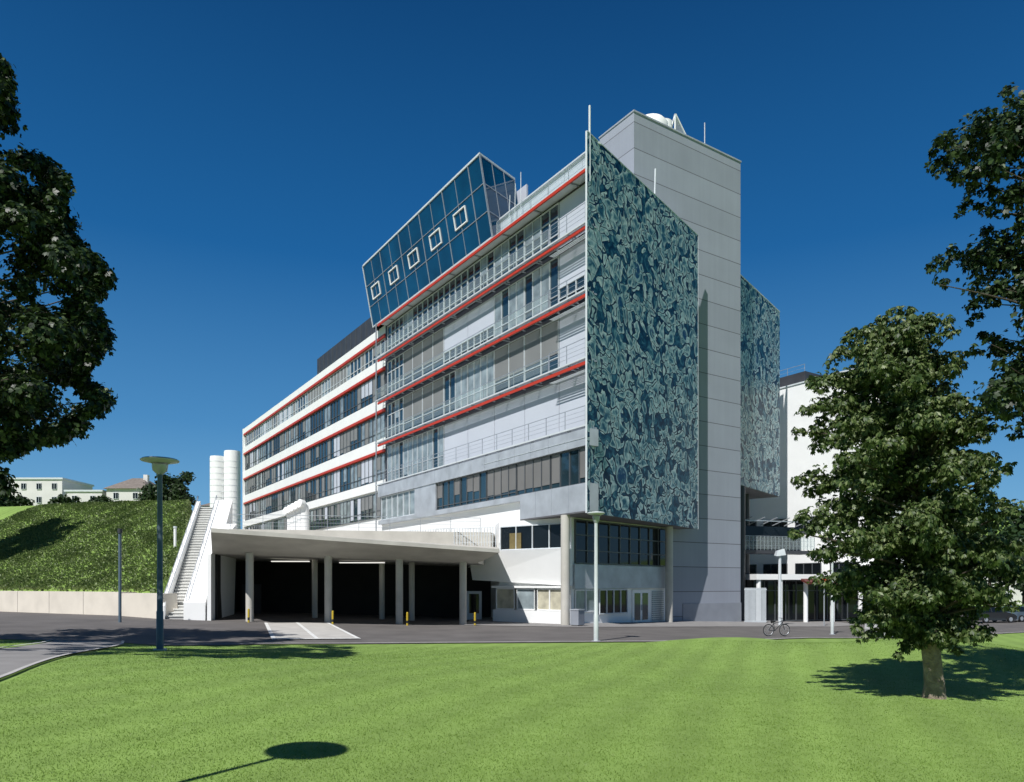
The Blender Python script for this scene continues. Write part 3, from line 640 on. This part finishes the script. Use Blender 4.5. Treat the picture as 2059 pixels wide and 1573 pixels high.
def bollard(px,y):
    x=(px-1029.5)/FOC*y; z=g(x,y); t=thing('bollard','yellow and black striped bollard beside canopy column','bollard',(x,y,z),'yellow bollards guarding the canopy columns')
    m=MB()
    for k in range(5): m.tube([(x,y,z+k*.16),(x,y,z+(k+1)*.16-.001)],.065,'yellow' if k%2==0 or k==3 else 'black',12)
    m.tube([(x,y,z+.8),(x,y,z+.84)],[.065,.03],'yellow',12)
    m.done('shaft',t)
for px,y in((500,43.2),(669,43.9),(819,44.9),(955,45.6)): bollard(px,y)
x,y=.0895*45.2,45.2; z=g(x,y)+.04; t=thing('litter_bin','grey square metal litter bin beside column','bin',(x,y,z))
Fb=Fr((x,y),B_,NB)
m=MB(); m.box(Fb,-.35,.35,-.3,.3,z+.05,z+.95,'plinth'); m.box(Fb,-.3,.3,-.25,.25,z,z+.05,'black'); m.done('body',t)
m=MB(); m.box(Fb,-.38,.38,-.33,.33,z+.953,z+1.02,'zinc'); m.done('lid',t)
# ------------------------------------------------------------ BICYCLE
x,y=15.4,42.5; z=g(x,y)+.05; bk=thing('bicycle','dark bicycle standing at the edge of the lawn','bicycle',(x,y,z))
def bp(a,h,s=0): return (x+a*.97,y+a*.2+s,z+h)
for a in(-.52,.52):
    m=MB(); m.ring(bp(a,.34),(-.2,.97,0),.33,.024,'black',28,6); w=m.done('wheel',bk)
    m=MB(); m.ring(bp(a,.34),(-.2,.97,0),.30,.01,'steel',24,4)
    for k in range(10):
        an=k*math.pi/5; m.tube([bp(a,.34),bp(a+.3*math.cos(an),.34+.3*math.sin(an))],.004,'steel',3)
    m.done('rim',w)
m=MB()
for p,q in(((-.52,.34),(-.12,.3)),((-.12,.3),(-.2,.78)),((-.52,.34),(-.18,.72)),((-.12,.3),(.36,.75)),((-.18,.72),(.36,.85)),((.52,.34),(.34,.92))): m.tube([bp(*p),bp(*q)],.02,'cardark',6)
m.done('frame',bk)
m=MB(); m.tube([bp(.34,.92),bp(.33,1.02)],.015,'steel',6); m.tube([bp(.28,1.03,-.28),bp(.35,1.03,0),bp(.28,1.03,.28)],.014,'black',6); m.done('handlebar',bk)
m=MB(); m.tube([bp(-.34,.82),bp(-.22,.84),bp(-.05,.82)],[.09,.07,.02],'black',8); m.tube([bp(-.2,.78),bp(-.21,.82)],.015,'steel',5); m.done('saddle',bk)
# ------------------------------------------------------------ CARS
def car(x,y,ang,paint,label,van=False):
    z=g(x,y)+.03; t=thing('parked_car',label,'car',(x,y,z),'cars parked near the entrance'); ca,sa=math.cos(ang),math.sin(ang)
    F=Fr((x,y),(ca,sa),(-sa,ca))
    def loft(sec,m,mt,hw):
        b=len(m.v); i=m.mi(mt); n=len(sec)
        for sgn in(-1,1):
            for (a,zz,w) in sec: m.v.append(F.p(a,sgn*hw*w,z+zz))
        m.f.append(tuple(b+k for k in range(n))); m.f.append(tuple(b+n+k for k in range(n))[::-1]); m.m+=[i,i]
        for k in range(n): m.f.append((b+k,b+(k+1)%n,b+n+(k+1)%n,b+n+k)); m.m.append(i)
    m=MB(); loft([(-2.05,.3,.9),(-2.1,.55,.95),(-2.05,.85,.95),(-1.7,.92,1),(.9,.95,1),(1.7,.78,.96),(2.08,.62,.9),(2.1,.35,.88),(1.9,.22,.95),(-1.9,.22,.95)],m,paint,.86); m.done('body',t)
    rt=1.95 if van else 1.43
    m=MB(); loft([(-1.85,.93,.95),(-1.5,rt-.04,.8),(-.1,rt-.03,.8),(.95,.95,.95)],m,'glassdark',.82); m.done('window',t)
    m=MB(); loft([(-1.5,rt-.035,.8),(-1.4,rt+.02,.74),(-.2,rt+.02,.74),(-.08,rt-.03,.8)],m,paint,.83)
    for sg in(-1,1):
        for p,q in(((-1.85,.93),(-1.5,rt-.03)),((-.6,.95),(-.65,rt-.03)),((.95,.95),(-.1,rt-.03))): m.beam(F.p(p[0],sg*.79,z+p[1]),F.p(q[0],sg*.67,z+q[1]),.07,paint)
    m.done('roof',t)
    for a in(-1.3,1.3):
        for sg in(-1,1):
            m=MB(); c=F.p(a,sg*.76,z+.31); c2=F.p(a,sg*.90,z+.31); m.tube([c,c2],.31,'black',20); w=m.done('wheel',t)
            m=MB(); m.tube([c2,F.p(a,sg*.91,z+.31)],.19,'steel',14); m.done('rim',w)
    for sg in(-1,1):
        m=MB(); m.box(F,2.0,2.11,sg*.6-.13,sg*.6+.13,z+.52,z+.66,'frame'); m.done('headlight',t)
car(.535*46.5,46.5,.15,'carwhite','white hatchback parked by the road kerb')
car(.655*66,66,.2,'cardark','dark car parked near the far building')
car(.70*68,68,.3,'bluesteel','grey-blue car parked beside the dark one')
x,y=.4275*60,60; t=thing('round_sign','small red disc sign on a post near the entrance','sign',gl(x,y)); z=g(x,y)
m=MB(); m.tube([(x,y,z),(x,y,z+3.6)],.05,'steel',8); m.done('post',t)
m=MB(); m.tube([(x,y-.05,z+3.7),(x,y-.1,z+3.7)],.26,'brightred',20); m.done('disc',t)
# ------------------------------------------------------------ HOUSES on hill
def house(px0,px1,y,ztop,nm,label,hip=False,roof='tile',step=2.4):
    x0=(px0-1029.5)/FOC*y; x1=(px1-1029.5)/FOC*y; xm=(x0+x1)/2; zb=g(xm,y)-1
    t=thing(nm,label,'house',(xm,y,zb)); m=MB(); m.box(W0,x0,x1,-y-9,-y,zb,ztop,'beige'); m.done('wall',t)
    m=MB()
    if hip:
        b=[(x0-.4,y-.4,ztop),(x1+.4,y-.4,ztop),(x1+.4,y+9.4,ztop),(x0-.4,y+9.4,ztop)]; k=[(xm-1,y+4,ztop+hip),(xm+1,y+4,ztop+hip),(xm+1,y+5,ztop+hip),(xm-1,y+5,ztop+hip)]
        m.hexa(b+k,roof)
    else: m.box(W0,x0-.2,x1+.2,-y-9.2,-y+.2,ztop+.003,ztop+.3,'frame')
    r=m.done('roof',t)
    if hip:
        m=MB(); m.box(W0,xm+1.2,xm+1.9,-y-4,-y-3.3,ztop,ztop+hip+.5,'beige'); m.done('chimney',r)
    n=max(2,int((x1-x0)/step)); Fh=Fr((x0,y),(1,0),(0,-1)); rowsn=max(1,int((ztop-g(xm,y)+.8)/2.6))
    for j in range(rowsn):
        for i in range(n):
            s=(x1-x0)*(i+.5)/n; window(Fh,s-.4,s+.4,.06,ztop-1.7-2.3*j,ztop-.65-2.3*j,t,2,(),'glassdark',None,fm='frame',fw=.05)
house(-60,125,124,20.4,'hillside_house','long pale flat-roofed house on the hill')
house(132,205,120,17.8,'hillside_house','low cream flat-roofed house on the hill')
house(214,292,120,18.3,'villa','cream villa with brown hipped roof on the hill',2.3)
house(405,440,140,17.6,'hillside_house','small house with tiled roof behind the bank',1.2)
house(1950,2140,125,7,'distant_house','pale low building behind the parked cars',2.0)
# ------------------------------------------------------------ FOLIAGE
def quads(name,V,matn,par=None,**k):
    nq=V.shape[0]; nv=V.shape[1]; me=bpy.data.meshes.new(name); 
    if par is not None: V=V-np.array(BASE[par.name])
    me.vertices.add(nq*nv); me.vertices.foreach_set('co',V.reshape(-1).astype(np.float32))
    me.loops.add(nq*nv); me.loops.foreach_set('vertex_index',np.arange(nq*nv,dtype=np.int32))
    me.polygons.add(nq); me.polygons.foreach_set('loop_start',np.arange(0,nq*nv,nv,dtype=np.int32)); me.polygons.foreach_set('loop_total',np.full(nq,nv,dtype=np.int32))
    me.materials.append(M[matn]); me.update(); me.validate()
    o=bpy.data.objects.new(name,me); COL.objects.link(o)
    if par is not None: o.parent=par; BASE[o.name]=BASE[par.name]
    for kk,vv in k.items(): o[kk]=vv
    return o
def leaves(cl,n,size,seed,droop=.5,lf=5,flat=.85,inner=.3,wid=.2):
    rng=np.random.default_rng(seed); cl=np.array(cl,float); w=cl[:,3]**2; idx=rng.choice(len(cl),n,p=w/w.sum())
    d=rng.normal(size=(n,3)); d/=np.linalg.norm(d,axis=1)[:,None]
    rr=cl[idx,3]*rng.uniform(inner,1,n)**.6*(1+.24*rng.normal(size=n))
    c=cl[idx,:3]+d*rr[:,None]*np.array([1,1,flat])
    nrm=d*.8+rng.normal(size=(n,3))*.45+np.array([0,0,.55]); nrm/=np.linalg.norm(nrm,axis=1)[:,None]
    t=np.cross(nrm,rng.normal(size=(n,3))); t/=np.linalg.norm(t,axis=1)[:,None]; b=np.cross(nrm,t)
    sz=size*rng.uniform(.7,1.25,n); out=[]
    for j in range(lf):
        ph=(j-(lf-1)/2)*(.75 if lf>1 else 0); e=np.cos(ph)*t+np.sin(ph)*b; e=e-np.array([0,0,droop]); e/=np.linalg.norm(e,axis=1)[:,None]
        ln=(sz*(1-.12*abs(j-(lf-1)/2)))[:,None]; p=np.cross(e,nrm); p/=np.linalg.norm(p,axis=1)[:,None]
        base=c+e*ln*.06; mid=c+e*ln*.6; tip=c+e*ln-np.array([0,0,1])*ln*.15*droop
        out.append(np.stack([base,mid+p*ln*wid,tip,mid-p*ln*wid],1))
    return np.concatenate(out,0)
def limb(m,p,q,r0,r1,bend=.15,seed=0,seg=7,n=6,mt='bark'):
    rs=random.Random(seed); p=Vector(p);q=Vector(q); L=(q-p).length; o=Vector((rs.uniform(-1,1),rs.uniform(-1,1),rs.uniform(-.3,.8)))*L*bend; pts=[];rad=[]
    for k in range(n+1):
        t=k/n; pts.append(p.lerp(q,t)+o*math.sin(math.pi*t)*(1-.3*t)); rad.append(r0*(1-t)+r1*t)
    m.tube(pts,rad,mt,seg)
D=15.2; sc=D/FOC; tx=(1878-1029.5)/FOC*D; tz=g(tx,D)
tr=thing('tree','broad leafy chestnut tree standing on the lawn','tree',(tx,D,tz))
prof=[(615,1848,40),(650,1812,85),(690,1792,118),(740,1786,150),(800,1788,172),(860,1803,188),(930,1820,200),(1000,1822,202),(1060,1832,202),(1120,1838,200),(1180,1846,186),(1230,1858,158),(1275,1860,125),(1316,1852,78)]
pa=np.array(prof,float); rng=np.random.default_rng(23); cl=[]
def hwz(py): return np.interp(py,pa[:,0],pa[:,1]),np.interp(py,pa[:,0],pa[:,2])*sc
NBG=110
for k in range(NBG):
    py=632+(1308-632)*((k+.5)/NBG)**.88+rng.uniform(-18,18); cx,hw=hwz(py); an=k*2.399+rng.uniform(-.5,.5); R=hw*rng.uniform(.78,1.12)
    x0=(cx-1029.5)/FOC*D
    for j,t in enumerate((.35,.62,.85,1.0)):
        r=(.36,.34,.28,.19)[j]*rng.uniform(.75,1.2)*min(1,max(.45,hw/1.6)); q=max(0,R*t-r*.5); zz=2.6+(1175-py)/FOC*D+.30*(1-t)+rng.uniform(-.1,.1)
        cl.append((x0+math.cos(an+rng.uniform(-.15,.15))*q,D+math.sin(an)*q*.95,zz,r))
for k in range(26):
    py=rng.uniform(700,1280); cx,hw=hwz(py); an=rng.uniform(0,6.28); q=rng.uniform(0,.5)*hw; cl.append(((cx-1029.5)/FOC*D+math.cos(an)*q,D+math.sin(an)*q,2.6+(1175-py)/FOC*D,.34))
quads('crown',leaves(cl,34000,.115,3,droop=.8,wid=.2,flat=.7),'leaf',tr)
m=MB(); base=Vector((tx,D,tz)); m.tube([base+Vector(v) for v in((0,0,-.15),(0,0,.02),(.01,0,.25),(-.02,0,.6),(-.08,0,1.1),(-.14,0,1.8),(-.22,.05,3),(-.3,.1,4.5),(-.35,.1,6.2),(-.38,.1,7.6))],[.29,.23,.195,.18,.175,.16,.13,.10,.06,.02],'barkpale',14)
for k in range(3,NBG*4,8):
    c=cl[k]; z0=min(max(c[2]-.6,tz+1.6),tz+6.5); f=(z0-tz)/7.6; limb(m,(tx-.38*f,D+.1*f,z0),c[:3],.05*(1-f)+.012,.008,.1,k,5,5)
m.done('trunk',tr,smooth=True)
def side_tree(loc,cl,n,size,seed,label,matn,limbz,lf=4,every=7):
    t=thing('tree',label,'tree',loc); quads('crown',leaves(cl,n,size,seed,droop=.45,lf=lf,wid=.26),matn,t)
    m=MB(); b=Vector(loc); zt=max(c[2] for c in cl)-1
    m.tube([b+Vector((0,0,-.2)),b+Vector((0,0,.3)),b+Vector((0,0,2)),b+Vector((.1,0,(zt-loc[2])*.6)),b+Vector((.1,0,zt-loc[2]))],[.45,.34,.28,.2,.05],'bark',12)
    for k in range(0,len(cl),every): c=cl[k]; z0=max(loc[2]+limbz,min(c[2]-1.2,zt-.5)); limb(m,(loc[0]+.05,loc[1],z0),c[:3],.05,.006,.12,k,5,6)
    m.done('trunk',t,smooth=True); return t
edge=np.array([(115,8),(150,20),(200,22),(240,28),(262,5),(300,15),(330,110),(350,150),(400,125),(440,150),(490,175),(530,205),(560,232),(600,190),(650,215),(690,228),(720,190),(760,185),(800,225),(840,190),(870,150),(890,60),(920,20),(945,0)],float)
cl=[]; rng=np.random.default_rng(21); SL=1.36
for k in range(400):
    py=rng.uniform(115,905); ed=np.interp(py,edge[:,0],edge[:,1]); Yd=rng.uniform(10.3,14.0)*SL; r=rng.uniform(.20,.38)*SL
    if k<250: r*=rng.uniform(.35,.65); px=ed-r/Yd*FOC*rng.uniform(.6,2.2); Yd=rng.uniform(11,13.4)*SL
    elif k<330: px=ed-rng.uniform(60,260)
    else: px=rng.uniform(-420,ed-r/Yd*FOC)
    if 255<py<300 and px>-60: px-=90
    X_,Y_,Z_=world(px,py,Yd); cl.append((X_,Y_,Z_,r))
for px,py in((6,140),(14,170),(10,200),(18,225),(-10,160),(-14,210),(4,960),(10,985),(-12,945)): X_,Y_,Z_=world(px,py,16); cl.append((X_,Y_,Z_,.22))
side_tree(gl(-15.0,16.6),cl,50000,.125,5,'large tree with shade-toned leaves overhanging the footpath','leafshade',4.8,3,9)
cl=[]
for k in range(110):
    an=rng.uniform(0,6.28); q=rng.uniform(0,1)**.5*5.9; zz=rng.uniform(-1,1); q*=math.sqrt(max(.05,1-zz*zz)); cl.append((-21.6+math.cos(an)*q,19.5+math.sin(an)*q*1.1,15+zz*4.5,.95))
side_tree(gl(-21.6,19.5),cl,7500,.36,6,'tall shady tree beside the road','leafshade',6)
cl=[]; rng=np.random.default_rng(31); SR=1.2
spec=[(1990,255,52),(1935,290,52),(1900,330,36),(2045,260,70),(2040,200,24),(2010,330,65),(1960,380,38),(2050,380,60),(1955,415,22),(2000,400,30),(2050,450,25),(2000,500,45),(1955,520,42),(1905,535,36),(1875,548,18),(2040,520,50),(1990,570,45),(2040,600,55),(1975,620,35),(2025,665,45),(1985,690,28),(1960,700,14),(2050,720,45),(2020,755,28),(2050,800,30),(2058,840,22),(2110,300,110),(2120,480,110),(2120,640,110),(2120,780,90),(2200,400,160),(2200,620,160),(2260,300,150),(2280,520,150)]
for px,py,r in spec:
    Yd=rng.uniform(10.6,12.2)*SR
    for j in range(7 if r<80 else 6):
        a=rng.normal(size=3)*.55*r
        X_,Y_,Z_=world(px+a[0],py+a[1],Yd+a[2]/FOC*Yd); cl.append((X_,Y_,Z_,r/FOC*Yd*(.34 if r<80 else .5)))
side_tree(gl(12.9,14.0),cl,26000,.11,8,'large tree with shade-toned leaves and overhanging branches','leafshade',4.8,3,5)
def far_tree(px,y,zc,R,H,seed,n=1400,size=.6,label='rounded dark green tree on the hill'):
    x=(px-1029.5)/FOC*y; rg=np.random.default_rng(seed); c=[]
    for k in range(32):
        d=rg.normal(size=3); d/=np.linalg.norm(d); q=rg.uniform(.4,1); c.append((x+d[0]*R*q,y+d[1]*R*q,zc+d[2]*H*q,R*.3))
    t=thing('tree',label,'tree',(x,y,g(x,y))); quads('crown',leaves(c,n,size,seed,lf=3,wid=.3),'leaffar',t)
    m=MB(); m.tube([(x,y,g(x,y)-.3),(x,y,zc)],[.3,.15],'bark',8); m.done('trunk',t)
far_tree(340,88,13.9,2.8,2.6,41,5500,.33)
far_tree(-175,61,17,5.2,4.2,45,3000,.6,'shady tree standing on the grassy bank')
far_tree(-120,66,17,3.6,3.2,46,2500,.5,'shady tree standing on the grassy bank')
for i,(px,y,zc,R) in enumerate(((-15,96,13.6,2.6),(30,98,13.2,2.0),(128,100,13.6,1.8),(208,100,13.4,1.6),(298,104,14.0,1.7))): far_tree(px,y,zc,R,R*.8,80+i,1500,.35,'low dark tree beside hillside houses')
for i,(px,y) in enumerate(((1760,90),(1830,100),(1900,85),(1990,105),(2060,95),(2130,90))): far_tree(px,y,5.2,4,3.4,50+i,2200,.5,'leafy green tree behind the car park')
rg=np.random.default_rng(77); c=[]
for k in range(160): x=rg.uniform(85,260); y=rg.uniform(150,210); c.append((x,y,g(x,y)+rg.uniform(3,8)+ (x-85)*.02+4,rg.uniform(3,5)))
quads('distant_wood',leaves(c,9000,1.5,78,lf=3,wid=.35),'leaffar',kind='stuff')
rg=np.random.default_rng(90); n=52000; d=rg.uniform(1.0,24,n); s=rg.uniform(-6,50,n); x=-21-.871*s+.49*d; y=44+.49*s+.871*d
xr=np.where(y<57,-21.9-(y-44)*.27,-25.4-(y-57)*.42); k=x<xr; x=x[k];y=y[k]; z=G(x,y)
c=np.stack([x,y,z+.05],1); nn=len(c); h=.12+.10*np.clip(np.sin(x*.9+2*np.sin(y*.31))*np.sin(y*.7+1+1.5*np.sin(x*.23))+.2,0,1)
V=[]
for j in range(3):
    a=rg.uniform(0,6.28,nn); e=np.stack([np.cos(a)*.6,np.sin(a)*.6,rg.uniform(.2,.8,nn)],1); e/=np.linalg.norm(e,axis=1)[:,None]; e*=(h*rg.uniform(.8,1.4,nn))[:,None]
    p=np.stack([-np.sin(a),np.cos(a),np.zeros(nn)],1)*(h*.35)[:,None]
    V.append(np.stack([c-[0,0,.1],c+e*.6+p,c+e,c+e*.6-p],1))
quads('bank_ground_cover',np.concatenate(V,0),'hillplant',kind='stuff')
rg=np.random.default_rng(91); n=260000; y=5.2*np.exp(rg.uniform(0,1,n)*math.log(30/5.2)); x=y*rg.uniform(-.74,.74,n)
pcx=np.interp(y,[p[1] for p in PC],[p[0] for p in PC]); k=((x>pcx+1.4)|(x<pcx-1.4))&(y<lawn_edge(x)-.25); x=x[k];y=y[k]; nn=len(x)
z=G(x,y); a=rg.uniform(0,6.28,nn); hh=.017*rg.uniform(.6,1.5,nn)*(1+y*.012); ww=.0042*(1+y*.08)
b=np.stack([x,y,z-.005],1); p=np.stack([np.cos(a),np.sin(a),np.zeros(nn)],1)*ww[:,None]; tip=b+np.stack([rg.normal(size=nn)*.5*hh,rg.normal(size=nn)*.5*hh,hh],1)
quads('lawn_grass',np.stack([b-p,b+p,tip],1),'blade',kind='stuff')
# ------------------------------------------------------------ LIGHT, SKY, CAMERA
el=math.radians(50); hd=Vector((.48,.877)).normalized()
d=Vector((hd.x*math.cos(el),hd.y*math.cos(el),-math.sin(el)))
sl=bpy.data.lights.new('sun','SUN'); sl.energy=5.0; sl.angle=math.radians(.5); sl.color=(1,.98,.95)
so=bpy.data.objects.new('sun',sl); so.rotation_euler=d.to_track_quat('-Z','Y').to_euler(); so.location=(0,0,60); COL.objects.link(so)
w=bpy.data.worlds.new('World'); scene.world=w; w.use_nodes=True; nt=w.node_tree; bg=nt.nodes['Background']
sk=nt.nodes.new('ShaderNodeTexSky'); sk.sky_type='NISHITA'; sk.sun_disc=False; sk.sun_elevation=el; sk.sun_rotation=math.atan2(-hd.x,-hd.y)
sk.air_density=1.0; sk.dust_density=.2; sk.ozone_density=4.0
nt.links.new(sk.outputs[0],bg.inputs['Color']); bg.inputs['Strength'].default_value=.055
tc=nt.nodes.new('ShaderNodeTexCoord'); sp=nt.nodes.new('ShaderNodeSeparateXYZ'); nt.links.new(tc.outputs['Generated'],sp.inputs[0])
rp=nt.nodes.new('ShaderNodeValToRGB'); e=rp.color_ramp.elements
st_=[(0,(.24,.47,.72)),(.10,(.14,.39,.68)),(.20,(.065,.27,.57)),(.40,(.006,.125,.37)),(.62,(0,.06,.205)),(1,(0,.025,.10))]
e[0].position=0; e[0].color=(*st_[0][1],1); e[1].position=1; e[1].color=(*st_[-1][1],1)
for p,c in st_[1:-1]: x_=e.new(p); x_.color=(*c,1)
nt.links.new(sp.outputs['Z'],rp.inputs[0])
bg2=nt.nodes.new('ShaderNodeBackground'); nt.links.new(rp.outputs[0],bg2.inputs['Color'])
mr=nt.nodes.new('ShaderNodeMapRange'); mr.inputs['From Min'].default_value=-.3; mr.inputs['From Max'].default_value=.45; mr.inputs['To Min'].default_value=.65; mr.inputs['To Max'].default_value=1.0
nt.links.new(sp.outputs['Y'],mr.inputs['Value']); nt.links.new(mr.outputs[0],bg2.inputs['Strength'])
ms=nt.nodes.new('ShaderNodeMixShader'); ms.inputs[0].default_value=.85; nt.links.new(bg.outputs[0],ms.inputs[1]); nt.links.new(bg2.outputs[0],ms.inputs[2]); nt.links.new(ms.outputs[0],nt.nodes['World Output'].inputs[0])
cam=bpy.data.cameras.new('camera'); co=bpy.data.objects.new('camera',cam); COL.objects.link(co)
co.location=(0,0,2.6); co.rotation_euler=(math.radians(90),0,0); cam.sensor_width=36; cam.lens=36*FOC/2059; cam.shift_y=(1175-786.5)/2059; cam.clip_end=9000
scene.camera=co
scene.view_settings.view_transform='Standard'; scene.view_settings.look='None'; scene.view_settings.exposure=0
